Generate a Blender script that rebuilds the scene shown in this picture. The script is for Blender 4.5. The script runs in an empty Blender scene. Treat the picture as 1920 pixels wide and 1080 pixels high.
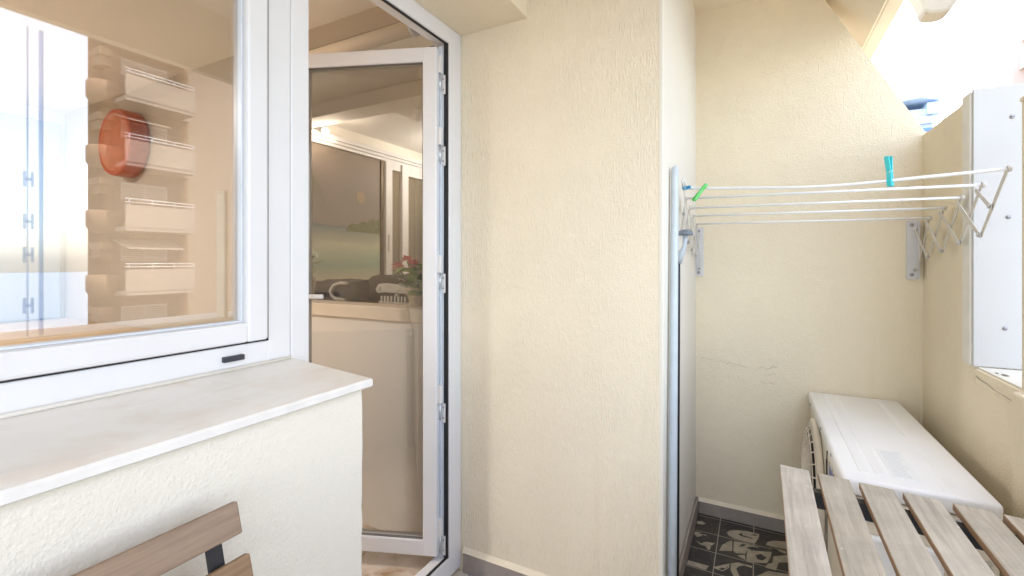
import bpy, bmesh, math, random
from mathutils import Vector, Matrix
random.seed(7)
S = bpy.context.scene
COL = S.collection
R = math.radians
# ------------------------------------------------------------------ helpers
def world_of(o):
    m = Matrix.Identity(4)
    while o is not None:
        m = o.matrix_basis @ m
        o = o.parent
    return m

class MB:
    """collects shapes given in world coordinates; build() links them as ONE mesh object"""
    def __init__(self):
        self.bm = bmesh.new()
    def _take(self, verts, mi=0, smooth=False, M=None):
        if M is not None:
            bmesh.ops.transform(self.bm, matrix=M, verts=verts)
        fs = set()
        for v in verts:
            for f in v.link_faces:
                fs.add(f)
        for f in fs:
            f.material_index = mi
            f.smooth = smooth
        return verts
    def box(self, a, b, bevel=0.0, mi=0, M=None, seg=2):
        x0, y0, z0 = a; x1, y1, z1 = b
        if x1 < x0: x0, x1 = x1, x0
        if y1 < y0: y0, y1 = y1, y0
        if z1 < z0: z0, z1 = z1, z0
        v = [self.bm.verts.new(p) for p in ((x0,y0,z0),(x1,y0,z0),(x1,y1,z0),(x0,y1,z0),(x0,y0,z1),(x1,y0,z1),(x1,y1,z1),(x0,y1,z1))]
        fs = [self.bm.faces.new([v[i] for i in q]) for q in ((3,2,1,0),(4,5,6,7),(0,1,5,4),(1,2,6,5),(2,3,7,6),(3,0,4,7))]
        if bevel > 0:
            es = set(e for f in fs for e in f.edges)
            r = bmesh.ops.bevel(self.bm, geom=list(es), offset=bevel, segments=seg, profile=0.5, affect='EDGES')
            v = list(set(r['verts']) | set(x for x in v if x.is_valid))
        return self._take(v, mi, False, M)
    def tube(self, pts, r, n=12, mi=0, M=None, caps=True):
        pts = [Vector(p) for p in pts]
        rs = r if isinstance(r, (list, tuple)) else [r]*len(pts)
        rings = []; allv = []
        up = None
        for i, p in enumerate(pts):
            d = (pts[min(i+1, len(pts)-1)] - pts[max(i-1, 0)]).normalized()
            if up is None:
                up = Vector((0,0,1)) if abs(d.z) < .9 else Vector((1,0,0))
            x = d.cross(up).normalized(); up = x.cross(d).normalized()
            ring = [self.bm.verts.new(p + (x*math.cos(2*math.pi*k/n) + up*math.sin(2*math.pi*k/n))*rs[i]) for k in range(n)]
            rings.append(ring); allv += ring
        for a, b in zip(rings, rings[1:]):
            for k in range(n):
                self.bm.faces.new((a[k], a[(k+1) % n], b[(k+1) % n], b[k]))
        self._take(allv, mi, True)
        if caps:
            for q in (rings[0][::-1], rings[-1]):
                f = self.bm.faces.new(q); f.material_index = mi; f.smooth = False
        if M is not None: bmesh.ops.transform(self.bm, matrix=M, verts=allv)
        return allv
    def lathe(self, prof, c, axis='z', n=32, mi=0, M=None, smooth=True):
        """prof: list of (radius, height) along axis from c"""
        rings = []; allv = []
        for (r, h) in prof:
            ring = []
            for k in range(n):
                a = 2*math.pi*k/n; ca, sa = r*math.cos(a), r*math.sin(a)
                p = {'z': (ca, sa, h), 'x': (h, ca, sa), 'y': (sa, h, ca)}[axis]
                ring.append(self.bm.verts.new((c[0]+p[0], c[1]+p[1], c[2]+p[2])))
            rings.append(ring); allv += ring
        for a, b in zip(rings, rings[1:]):
            for k in range(n):
                self.bm.faces.new((a[k], a[(k+1) % n], b[(k+1) % n], b[k]))
        self._take(allv, mi, smooth)
        for q in (rings[0][::-1], rings[-1]):
            f = self.bm.faces.new(q); f.material_index = mi
        if M is not None: bmesh.ops.transform(self.bm, matrix=M, verts=allv)
        return allv
    def prism(self, poly, ext, mi=0, M=None, bevel=0.0):
        """poly: 3-D points of a planar outline, ext: extrusion vector"""
        ext = Vector(ext)
        a = [self.bm.verts.new(Vector(p)) for p in poly]
        b = [self.bm.verts.new(Vector(p) + ext) for p in poly]
        fs = [self.bm.faces.new(a[::-1]), self.bm.faces.new(b)]
        n = len(a)
        for k in range(n):
            fs.append(self.bm.faces.new((a[k], a[(k+1) % n], b[(k+1) % n], b[k])))
        bmesh.ops.recalc_face_normals(self.bm, faces=fs)
        v = a + b
        if bevel > 0:
            es = set(e for f in fs for e in f.edges)
            r = bmesh.ops.bevel(self.bm, geom=list(es), offset=bevel, segments=2, profile=0.5, affect='EDGES')
            v = list(set(r['verts']) | set(x for x in v if x.is_valid))
        return self._take(v, mi, False, M)
    def face(self, pts, mi=0):
        f = self.bm.faces.new([self.bm.verts.new(Vector(p)) for p in pts]); f.material_index = mi
        return f
    def ball(self, c, r, mi=0, sub=3, scale=(1,1,1), jit=0.0):
        q = bmesh.ops.create_icosphere(self.bm, subdivisions=sub, radius=1.0)
        for v in q['verts']:
            k = 1 + jit*(math.sin(v.co.x*5+v.co.y*3)*.5 + math.sin(v.co.z*6+v.co.x*4)*.5)
            v.co = Vector((c[0]+v.co.x*r*scale[0]*k, c[1]+v.co.y*r*scale[1]*k, c[2]+v.co.z*r*scale[2]*k))
        return self._take(q['verts'], mi, True)
    def build(self, name, mats, parent=None):
        if not isinstance(mats, (list, tuple)): mats = [mats]
        me = bpy.data.meshes.new(name)
        if parent is not None:
            bmesh.ops.transform(self.bm, matrix=world_of(parent).inverted(), verts=self.bm.verts[:])
        self.bm.to_mesh(me); self.bm.free()
        for m in mats: me.materials.append(m)
        o = bpy.data.objects.new(name, me)
        COL.objects.link(o)
        if parent is not None: o.parent = parent
        return o

def empty(name, loc, label, cat, group=None):
    o = bpy.data.objects.new(name, None)
    o.location = loc; o.empty_display_size = .05
    COL.objects.link(o)
    return tag(o, label, cat, group)
def tag(o, label, cat, group=None):
    o['label'] = label; o['category'] = cat
    if group: o['group'] = group
    return o
def struct(o, kind='structure'):
    o['kind'] = kind
    return o

# ------------------------------------------------------------------ materials
def newmat(name):
    m = bpy.data.materials.new(name); m.use_nodes = True
    nt = m.node_tree
    b = nt.nodes['Principled BSDF']
    return m, nt, b
def N(nt, t, **kw):
    n = nt.nodes.new(t)
    for k, v in kw.items():
        if k in n.inputs.keys() if hasattr(n.inputs, 'keys') else False:
            n.inputs[k].default_value = v
        else:
            setattr(n, k, v)
    return n
def L(nt, a, b): nt.links.new(a, b)
def objco(nt, scale=(1,1,1), rot=(0,0,0)):
    tc = nt.nodes.new('ShaderNodeTexCoord'); mp = nt.nodes.new('ShaderNodeMapping')
    mp.inputs['Scale'].default_value = scale; mp.inputs['Rotation'].default_value = rot
    L(nt, tc.outputs['Object'], mp.inputs['Vector'])
    return mp.outputs['Vector']
def noise(nt, vec, scale, detail=3, rough=.5, dist=0):
    n = nt.nodes.new('ShaderNodeTexNoise')
    n.inputs['Scale'].default_value = scale; n.inputs['Detail'].default_value = detail
    n.inputs['Roughness'].default_value = rough; n.inputs['Distortion'].default_value = dist
    L(nt, vec, n.inputs['Vector'])
    return n.outputs['Fac']
def ramp(nt, fac, stops):
    r = nt.nodes.new('ShaderNodeValToRGB')
    el = r.color_ramp.elements
    while len(el) > 1: el.remove(el[-1])
    el[0].position = stops[0][0]; el[0].color = (*stops[0][1], 1)
    for p, c in stops[1:]:
        e = el.new(p); e.color = (*c, 1)
    L(nt, fac, r.inputs['Fac'])
    return r.outputs['Color']
def math_(nt, op, a, b=None, c=None):
    n = nt.nodes.new('ShaderNodeMath'); n.operation = op
    for i, x in enumerate((a, b, c)):
        if x is None: continue
        if isinstance(x, (int, float)): n.inputs[i].default_value = x
        else: L(nt, x, n.inputs[i])
    return n.outputs[0]
def mix(nt, fac, a, b):
    n = nt.nodes.new('ShaderNodeMix'); n.data_type = 'RGBA'
    for s, x in ((0, fac), (6, a), (7, b)):
        if isinstance(x, (int, float)): n.inputs[s].default_value = x
        elif isinstance(x, (tuple, list)): n.inputs[s].default_value = (*x, 1) if len(x) == 3 else x
        else: L(nt, x, n.inputs[s])
    return n.outputs[2]
def bump(nt, b, h, strength, dist):
    n = nt.nodes.new('ShaderNodeBump'); n.inputs['Strength'].default_value = strength; n.inputs['Distance'].default_value = dist
    L(nt, h, n.inputs['Height']); L(nt, n.outputs['Normal'], b.inputs['Normal'])

def plain(name, col, rough=.5, metal=0.0, spec=.5, vary=.0, vscale=20):
    m, nt, b = newmat(name)
    b.inputs['Base Color'].default_value = (*col, 1); b.inputs['Roughness'].default_value = rough
    b.inputs['Metallic'].default_value = metal; b.inputs['Specular IOR Level'].default_value = spec
    if vary > 0:
        f = noise(nt, objco(nt), vscale, 4)
        lo = tuple(x*(1-vary) for x in col); hi = tuple(min(1, x*(1+vary)) for x in col)
        L(nt, ramp(nt, f, [(.3, lo), (.7, hi)]), b.inputs['Base Color'])
    return m

def stucco(name, col, ribs=1.0, rough_h=1.0, lump=.5, stain=.05, strength=.6):
    """painted render: fine irregular upright ribs mixed with rough trowel grain, faint drips and scuffs"""
    m, nt, b = newmat(name)
    v = objco(nt)
    big = noise(nt, v, 1.6, 3, .55)
    fine = noise(nt, v, 30, 3, .6)
    f = math_(nt, 'ADD', math_(nt, 'MULTIPLY', big, .8), math_(nt, 'MULTIPLY', fine, .2))
    lo = tuple(x*(1-stain) for x in col); hi = tuple(min(1, x*(1+stain*.5)) for x in col)
    c = ramp(nt, f, [(.35, lo), (.65, hi)])
    drip = noise(nt, objco(nt, (9, 9, .7)), 1.0, 4, .6, .3)
    grime = tuple(x*y for x, y in zip(col, (.86, .83, .78)))
    c = mix(nt, ramp(nt, drip, [(.64, (0,0,0)), (.80, (.32,.32,.32))]), c, grime)
    scuff = noise(nt, objco(nt, (5, 5, 9)), 3.1, 6, .7, 1.2)
    c = mix(nt, ramp(nt, scuff, [(.70, (0,0,0)), (.76, (.45,.45,.45))]), c, grime)
    L(nt, c, b.inputs['Base Color'])
    b.inputs['Roughness'].default_value = .75
    b.inputs['Specular IOR Level'].default_value = .3
    rib = noise(nt, objco(nt, (200, 200, 34)), 1.0, 2, .5, .5)
    grain = noise(nt, v, 150, 3, .6, .0)
    patch = ramp(nt, noise(nt, v, 2.0, 2), [(.45, (1,1,1)), (.68, (.35,.35,.35))])
    h = math_(nt, 'ADD', math_(nt, 'MULTIPLY', math_(nt, 'MULTIPLY', rib, ribs), patch), math_(nt, 'MULTIPLY', grain, rough_h*.7))
    h = math_(nt, 'ADD', h, math_(nt, 'MULTIPLY', noise(nt, v, 22, 3, .6, .0), lump))
    h = math_(nt, 'ADD', h, math_(nt, 'MULTIPLY', noise(nt, v, 6, 2, .5, .6), lump*2.2))
    bump(nt, b, h, strength, .006)
    return m

MAT = {}
MAT['cream'] = stucco('cream_ribbed_render', (.78,.695,.545), 1.5, .8, .35, strength=.75)
MAT['cream_rough'] = stucco('cream_rough_render', (.81,.715,.545), .8, 1.4, .6, strength=.75)
MAT['offwhite'] = stucco('off_white_roughcast', (.78,.73,.635), .1, 1.6, .2, stain=.025, strength=.42)
MAT['white_wall'] = stucco('white_smooth_paint', (.72,.68,.60), .1, .2, .15, stain=.03, strength=.3)
MAT['soffit'] = stucco('cream_soffit_render', (.80,.715,.56), .2, .9, .4)
MAT['pvc'] = plain('white_pvc', (.70,.69,.695), .3, vary=.02, vscale=5)
MAT['pvc_edge'] = plain('white_pvc_channel', (.62,.65,.70), .35, vary=.05, vscale=8)
MAT['gasket'] = plain('black_rubber', (.012,.012,.014), .6)
MAT['alu'] = plain('brushed_aluminium', (.62,.63,.65), .35, .8, vary=.06)
MAT['panel'] = plain('white_aluminium_panel', (.50,.492,.48), .4, vary=.03, vscale=2)
MAT['panel_edge'] = plain('grey_white_flange', (.68,.66,.61), .45, vary=.05)
MAT['screw'] = plain('steel_screw', (.32,.32,.33), .35, .9)
MAT['skirt'] = None
MAT['black'] = plain('black_metal', (.018,.018,.022), .45, vary=.2)
MAT['rod'] = plain('white_coated_rod', (.80,.80,.80), .35)
MAT['arm'] = plain('taupe_coated_steel', (.56,.53,.48), .45, vary=.06)
MAT['bracket'] = plain('grey_coated_bracket', (.60,.59,.59), .45, vary=.05)
MAT['turq'] = plain('turquoise_plastic', (.02,.50,.53), .35, vary=.08, vscale=60)
MAT['green'] = plain('green_plastic', (.10,.50,.10), .38, vary=.08, vscale=60)
MAT['blue'] = plain('blue_plastic', (.08,.42,.70), .35)
MAT['pole'] = plain('blue_grey_pole', (.50,.55,.59), .4, vary=.05)
MAT['hook'] = plain('dark_grey_plastic', (.16,.19,.22), .4)
MAT['hook_light'] = plain('pale_grey_plastic', (.45,.49,.53), .4)
MAT['ac'] = plain('cream_white_enamel', (.84,.83,.815), .36, vary=.035, vscale=4)
MAT['ac_front'] = plain('ivory_plastic', (.74,.66,.54), .4, vary=.03, vscale=6)
MAT['dark'] = plain('dark_void', (.02,.018,.016), .8)
MAT['ink'] = plain('blue_grey_print', (.20,.23,.38), .5)
MAT['stain'] = plain('grey_dirt', (.25,.22,.18), .9)
MAT['crack'] = plain('shallow_crack', (.50,.43,.31), .9)
MAT['ceil'] = plain('interior_ceiling_paint', (.82,.80,.77), .8, vary=.02, vscale=3)
MAT['inwall'] = plain('interior_wall_paint', (.81,.77,.70), .8, vary=.03, vscale=2)
MAT['half'] = plain('half_wall_paint', (.86,.85,.83), .7, vary=.03, vscale=3)
MAT['clock'] = plain('red_brown_clock_plastic', (.42,.075,.025), .3, vary=.1)
MAT['clock_face'] = plain('copper_clock_face', (.45,.14,.06), .35, vary=.12)
MAT['woodtop'] = None
MAT['bag'] = plain('black_fabric', (.03,.022,.018), .85, vary=.3, vscale=60)
MAT['greyhose'] = plain('grey_hose', (.36,.35,.32), .5, vary=.1)
MAT['pot'] = plain('clay_pot', (.45,.36,.26), .7, vary=.1)
MAT['leaf'] = plain('leaf_green', (.15,.25,.05), .5, vary=.35, vscale=40)
MAT['pink'] = plain('pink_petal', (.62,.16,.16), .6, vary=.2, vscale=60)
MAT['orange'] = plain('orange_petal', (.60,.20,.04), .6, vary=.2, vscale=60)
MAT['blind'] = plain('beige_blind_fabric', (.70,.63,.53), .8)
MAT['bronze'] = plain('dark_bronze', (.10,.07,.045), .4, .5)

def wood(name, c0, c1, c2, along='y', worn=True):
    m, nt, b = newmat(name)
    sc = {'y': (30, 1.6, 30), 'x': (1.6, 30, 30)}[along]
    v = objco(nt, sc)
    g = noise(nt, v, 2.2, 6, .65, .6)
    base = ramp(nt, g, [(.28, c0), (.5, c1), (.74, c2)])
    v2 = objco(nt)
    blot = noise(nt, v2, 9, 4, .6)
    base = mix(nt, ramp(nt, blot, [(.42, (0,0,0)), (.72, (.55,.55,.55))]), base, tuple(x*.8+.05 for x in c0))
    if worn:
        sp = noise(nt, v2, 55, 3, .7)
        base = mix(nt, ramp(nt, sp, [(.69, (0,0,0)), (.73, (.6,.6,.6))]), base, (.72,.68,.62))
    oi_ = nt.nodes.new('ShaderNodeObjectInfo')
    hv = nt.nodes.new('ShaderNodeHueSaturation')
    L(nt, math_(nt, 'ADD', math_(nt, 'MULTIPLY', oi_.outputs['Random'], .22), .90), hv.inputs['Value'])
    L(nt, math_(nt, 'ADD', math_(nt, 'MULTIPLY', oi_.outputs['Random'], -.25), 1.10), hv.inputs['Saturation'])
    L(nt, base, hv.inputs['Color']); base = hv.outputs[0]
    L(nt, base, b.inputs['Base Color'])
    b.inputs['Roughness'].default_value = .62
    bump(nt, b, g, .25, .002)
    return m
MAT['table_wood'] = wood('greyed_acacia', (.31,.265,.205), (.47,.41,.325), (.59,.53,.435))
MAT['table_side'] = wood('raw_acacia_edge', (.30,.18,.10), (.42,.27,.16), (.50,.34,.22), worn=False)
MAT['chair_wood'] = wood('stained_acacia', (.18,.11,.062), (.26,.165,.098), (.33,.22,.14), worn=False)
MAT['woodtop'] = wood('warm_worktop', (.36,.23,.12), (.46,.31,.17), (.54,.39,.23), worn=False)

def marble():
    m, nt, b = newmat('cream_marble')
    v = objco(nt, (3.2, 1.1, 3))
    w = noise(nt, v, 2.4, 7, .62, 1.6)
    c = ramp(nt, w, [(.25, (.72,.65,.57)), (.43, (.79,.75,.70)), (.58, (.81,.78,.74)), (.72, (.74,.70,.65))])
    v2 = objco(nt)
    c = mix(nt, ramp(nt, noise(nt, v2, 4.5, 5, .6, .8), [(.52, (0,0,0)), (.70, (.5,.5,.5))]), c, (.69,.57,.46))
    st = noise(nt, objco(nt, (22, 7, 20)), 1.0, 4, .6, .4)
    c = mix(nt, ramp(nt, st, [(.66, (0,0,0)), (.74, (.6,.6,.6))]), c, (.47,.43,.38))
    L(nt, c, b.inputs['Base Color'])
    b.inputs['Roughness'].default_value = .46
    bump(nt, b, noise(nt, v2, 60, 3), .1, .002)
    return m
MAT['marble'] = marble()
MAT['marble_edge'] = plain('pale_cut_marble', (.76,.73,.70), .55, vary=.05, vscale=25)

def skirting():
    m, nt, b = newmat('grey_brown_tile')
    v = objco(nt)
    f = noise(nt, v, 9, 5, .6)
    L(nt, ramp(nt, f, [(.3, (.25,.21,.185)), (.7, (.35,.30,.265))]), b.inputs['Base Color'])
    b.inputs['Roughness'].default_value = .45
    return m
MAT['skirt'] = skirting()
MAT['cap'] = plain('cream_grout_cap', (.74,.66,.52), .7, vary=.05)

def glass(name, tint, refl, rough=0.0, wave=0.0):
    m = bpy.data.materials.new(name); m.use_nodes = True
    nt = m.node_tree; nt.nodes.clear()
    out = nt.nodes.new('ShaderNodeOutputMaterial')
    tr = nt.nodes.new('ShaderNodeBsdfTransparent'); tr.inputs['Color'].default_value = (*tint, 1)
    gl = nt.nodes.new('ShaderNodeBsdfGlossy'); gl.inputs['Roughness'].default_value = rough
    lw = nt.nodes.new('ShaderNodeFresnel'); lw.inputs['IOR'].default_value = 1.5
    f = math_(nt, 'ADD', math_(nt, 'MULTIPLY', lw.outputs[0], 1.0), refl)
    f = math_(nt, 'MINIMUM', f, .9)
    mx = nt.nodes.new('ShaderNodeMixShader')
    L(nt, f, mx.inputs[0]); L(nt, tr.outputs[0], mx.inputs[1]); L(nt, gl.outputs[0], mx.inputs[2])
    if wave > 0:
        bp = nt.nodes.new('ShaderNodeBump'); bp.inputs['Strength'].default_value = wave; bp.inputs['Distance'].default_value = .004
        L(nt, noise(nt, objco(nt, (.6, .6, 5)), 2.5, 1), bp.inputs['Height'])
        L(nt, bp.outputs[0], gl.inputs['Normal'])
    L(nt, mx.outputs[0], out.inputs['Surface'])
    return m
MAT['win_glass'] = glass('window_glass', (.86,.86,.85), .13, .012)
MAT['door_glass'] = glass('bronze_tinted_glass', (.89,.875,.85), .05)
MAT['clear_edge'] = glass('pale_blue_glass', (.60,.74,.88), .04)

def floor_tiles():
    """patchwork cement tiles 15 cm: per-tile random offset of bold cut-out shapes, two palettes"""
    m, nt, b = newmat('patchwork_cement_tiles')
    tc = nt.nodes.new('ShaderNodeTexCoord')
    sep = nt.nodes.new('ShaderNodeSeparateXYZ'); L(nt, tc.outputs['Object'], sep.inputs[0])
    T = .15
    ux = math_(nt, 'DIVIDE', math_(nt, 'ADD', sep.outputs[0], .165), T)
    uy = math_(nt, 'DIVIDE', math_(nt, 'SUBTRACT', sep.outputs[1], 2.27), T)
    ix = math_(nt, 'FLOOR', ux); iy = math_(nt, 'FLOOR', uy)
    fx = math_(nt, 'FRACT', ux); fy = math_(nt, 'FRACT', uy)
    idv = nt.nodes.new('ShaderNodeCombineXYZ'); L(nt, ix, idv.inputs[0]); L(nt, iy, idv.inputs[1])
    wn = nt.nodes.new('ShaderNodeTexWhiteNoise'); wn.noise_dimensions = '3D'; L(nt, idv.outputs[0], wn.inputs['Vector'])
    loc = nt.nodes.new('ShaderNodeCombineXYZ'); L(nt, fx, loc.inputs[0]); L(nt, fy, loc.inputs[1])
    off = nt.nodes.new('ShaderNodeVectorMath'); off.operation = 'MULTIPLY_ADD'
    L(nt, wn.outputs['Color'], off.inputs[0]); off.inputs[1].default_value = (40, 40, 40); L(nt, loc.outputs[0], off.inputs[2])
    nz = noise(nt, off.outputs[0], 1.15, 0, .4, 1.1)
    shape = math_(nt, 'GREATER_THAN', nz, .535)
    line = math_(nt, 'LESS_THAN', math_(nt, 'ABSOLUTE', math_(nt, 'SUBTRACT', nz, .60)), .012)
    shape = math_(nt, 'MULTIPLY', shape, math_(nt, 'SUBTRACT', 1.0, line))
    shape = math_(nt, 'MULTIPLY', shape, math_(nt, 'LESS_THAN', math_(nt, 'ADD', sep.outputs[1], math_(nt, 'MULTIPLY', math_(nt, 'MAXIMUM', sep.outputs[0], .13), -1.0)), 1.86))
    dark = mix(nt, wn.outputs['Value'], (.030,.030,.033), (.060,.047,.040))
    dk = mix(nt, shape, dark, (.44,.34,.225))
    pale = mix(nt, shape, (.62,.56,.48), (.16,.25,.42))
    sel = math_(nt, 'MAXIMUM', math_(nt, 'LESS_THAN', sep.outputs[0], -.555), math_(nt, 'LESS_THAN', sep.outputs[1], 1.52))  # pale by the door; unseen near tiles made pale too, to bounce light
    c = mix(nt, sel, dk, pale)
    ex = math_(nt, 'MINIMUM', math_(nt, 'MINIMUM', fx, math_(nt, 'SUBTRACT', 1.0, fx)), math_(nt, 'MINIMUM', fy, math_(nt, 'SUBTRACT', 1.0, fy)))
    g = math_(nt, 'LESS_THAN', ex, .012)
    c = mix(nt, g, c, (.42,.37,.31))
    wear = noise(nt, tc.outputs['Object'], 40, 4, .7)
    c = mix(nt, ramp(nt, wear, [(.5, (0,0,0)), (.8, (.35,.35,.35))]), c, (.22,.19,.16))
    L(nt, c, b.inputs['Base Color'])
    b.inputs['Roughness'].default_value = .5
    return m
MAT['tiles'] = floor_tiles()

def room_marble():
    m, nt, b = newmat('brown_beige_marble')
    v = objco(nt)
    w = noise(nt, v, 7, 7, .65, 1.5)
    c = ramp(nt, w, [(.3, (.36,.22,.12)), (.48, (.58,.47,.36)), (.62, (.64,.55,.46)), (.75, (.45,.32,.20))])
    L(nt, c, b.inputs['Base Color']); b.inputs['Roughness'].default_value = .3
    return m
MAT['room_floor'] = room_marble()

def mural_mat():
    """printed beach view: sky, sea and sand bands by height"""
    m, nt, b = newmat('printed_beach_view')
    tc = nt.nodes.new('ShaderNodeTexCoord')
    sep = nt.nodes.new('ShaderNodeSeparateXYZ'); L(nt, tc.outputs['Object'], sep.inputs[0])
    n = noise(nt, objco(nt, (1, 2, 7)), 1.6, 5, .6, .6)
    z = math_(nt, 'ADD', sep.outputs[2], math_(nt, 'MULTIPLY', math_(nt, 'SUBTRACT', n, .5), .10))
    z = math_(nt, 'DIVIDE', z, 1.30)
    c = ramp(nt, z, [(.0, (.40,.34,.23)), (.10, (.46,.42,.30)), (.20, (.25,.36,.28)), (.34, (.46,.46,.33)), (.455, (.16,.20,.19)),
                     (.47, (.12,.15,.16)), (.485, (.21,.18,.165)), (.7, (.18,.15,.135)), (1, (.21,.165,.13))])
    L(nt, c, b.inputs['Base Color']); b.inputs['Roughness'].default_value = .6
    return m
MAT['mural'] = mural_mat()
MAT['sun_print'] = plain('printed_sun', (.27,.215,.12), .7)
MAT['island_print'] = plain('printed_island', (.11,.12,.05), .7, vary=.3, vscale=30)
MAT['far_glass'] = plain('dark_room_glass', (.20,.17,.12), .12)
def emis(name, col, s):
    m = bpy.data.materials.new(name); m.use_nodes = True
    nt = m.node_tree; nt.nodes.clear()
    o = nt.nodes.new('ShaderNodeOutputMaterial'); e = nt.nodes.new('ShaderNodeEmission')
    e.inputs[0].default_value = (*col, 1); e.inputs[1].default_value = s
    L(nt, e.outputs[0], o.inputs[0]); return m
MAT['bulb'] = emis('lit_bulb', (1, .80, .52), 1.6)
MAT['tower'] = plain('tan_tower_render', (.17,.105,.06), .8, vary=.06, vscale=.4)
MAT['tower_dark'] = plain('brown_tower_recess', (.10,.06,.035), .8, vary=.1, vscale=.5)
MAT['tower_white'] = plain('white_balcony_front', (.29,.24,.19), .7, vary=.04, vscale=.5)
MAT['facade'] = plain('peach_facade', (.26,.20,.145), .8, vary=.03, vscale=.3)
MAT['rail'] = plain('white_railing', (.45,.44,.43), .4)
MAT['shutter'] = plain('pale_shutter', (.34,.31,.28), .6)
MAT['pinkb'] = plain('pink_render', (.52,.42,.385), .8, vary=.04, vscale=.4)
MAT['blueglass'] = plain('sky_blue_glazing', (.50,.64,.80), .5, vary=.25, vscale=.5)
MAT['bluedark'] = plain('deep_blue_band', (.12,.24,.55), .4)
MAT['bwhite'] = plain('white_cladding', (.52,.58,.66), .6)
MAT['ground'] = plain('ground_earth', (.15,.14,.125), .9, vary=.2, vscale=.1)

# ------------------------------------------------------------------ setting : grounds, floors
FZ = -1.31                    # balcony floor (camera is the origin, 1.31 m above it)
mb = MB(); mb.face([(-900,-900,-16), (900,-900,-16), (900,900,-16), (-900,900,-16)])
struct(mb.build('ground', MAT['ground']))
mb = MB(); mb.face([(70,-900,-15.9), (900,-900,-15.9), (900,900,-15.9), (70,900,-15.9)])
struct(mb.build('sea', plain('hazy_sea', (.20,.26,.33), .35)))
# cut-out shapes printed on the tiles of the back corner
INLAY = {'b': [[(-0.131,2.467),(-0.118,2.490),(-0.084,2.513),(-0.046,2.524),(0.008,2.524),(0.006,2.490),(-0.011,2.427),(-0.051,2.425),(-0.097,2.428),(-0.120,2.440)],
    [(0.040,2.469),(0.066,2.495),(0.103,2.510),(0.132,2.518),(0.128,2.448),(0.036,2.440)],
    [(0.043,2.433),(0.114,2.433),(0.112,2.407),(0.085,2.418)],
    [(-0.269,2.502),(-0.245,2.515),(-0.227,2.497),(-0.242,2.483),(-0.267,2.479)],
    [(-0.269,2.402),(-0.243,2.408),(-0.212,2.395),(-0.215,2.388),(-0.233,2.390),(-0.236,2.375),(-0.254,2.359),(-0.267,2.378)],
    [(-0.258,2.327),(-0.230,2.315),(-0.213,2.338),(-0.173,2.345),(-0.188,2.314),(-0.191,2.279),(-0.200,2.282),(-0.210,2.303),(-0.232,2.302)],
    [(-0.142,2.350),(-0.114,2.399),(-0.103,2.401),(-0.101,2.317),(-0.153,2.294),(-0.146,2.332)],
    [(-0.097,2.404),(-0.044,2.413),(0.007,2.406),(-0.025,2.363),(-0.043,2.350),(-0.046,2.326),(-0.085,2.310),(-0.096,2.322)],
    [(-0.041,2.355),(0.057,2.395),(0.052,2.350),(0.037,2.295),(-0.043,2.263)],
    [(0.063,2.363),(0.119,2.403),(0.120,2.345),(0.082,2.325),(0.070,2.260),(0.027,2.260),(0.041,2.293),(0.058,2.309)],
    [(-0.268,2.157),(-0.184,2.158),(-0.193,2.124),(-0.270,2.126)],
    [(-0.170,2.156),(-0.106,2.219),(-0.107,2.185),(-0.129,2.148),(-0.150,2.150)],
    [(-0.102,2.221),(-0.075,2.242),(-0.020,2.244),(-0.020,2.230),(-0.051,2.232),(-0.071,2.214),(-0.080,2.193),(-0.073,2.172),(-0.062,2.140),(-0.085,2.128),(-0.100,2.170)],
    [(-0.013,2.166),(0.040,2.241),(0.118,2.257),(0.116,2.222)],
    [(-0.080,2.294),(-0.049,2.315),(-0.046,2.274),(-0.070,2.286)],
    ], 'd': [[(-0.083,2.474),(-0.064,2.495),(-0.063,2.476),(-0.019,2.473),(-0.022,2.465),(-0.065,2.464)],
    [(-0.030,2.494),(-0.011,2.512),(0.004,2.504),(-0.011,2.499)],
    [(-0.076,2.368),(-0.062,2.398),(-0.044,2.402),(-0.058,2.378)],
    [(-0.047,2.374),(-0.022,2.395),(0.007,2.400),(-0.021,2.367)],
    [(-0.007,2.333),(0.014,2.355),(0.036,2.335),(0.021,2.306),(0.000,2.306)],
    [(-0.254,2.395),(-0.239,2.403),(-0.220,2.395),(-0.237,2.392)],
    [(-0.147,2.155),(-0.131,2.173),(-0.120,2.172),(-0.113,2.192),(-0.111,2.187),(-0.130,2.153)],
    [(0.057,2.429),(0.086,2.425),(0.080,2.406),(0.060,2.408)],
    ], }
mb = MB(); mb.box((-1.12,-3,FZ-.2), (.95,2.72,FZ))
for kk, mi, zz in (('b', 1, FZ+.0008), ('d', 2, FZ+.0014)):
    for i_, poly in enumerate(INLAY[kk]):
        f = mb.face([(x,y,zz+.00003*i_) for x, y in poly], mi)
        f.normal_update()
        if f.normal.z < 0: f.normal_flip()
struct(mb.build('balcony_floor', [MAT['tiles'], plain('beige_cement_print', (.40,.345,.265), .5, vary=.18, vscale=30), plain('charcoal_cement_print', (.028,.026,.026), .5, vary=.2, vscale=40)]))
mb = MB(); mb.box((-5.2,-2.2,FZ-.2), (-1.125,5.2,-1.262))
struct(mb.build('room_floor', MAT['room_floor']))

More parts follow.
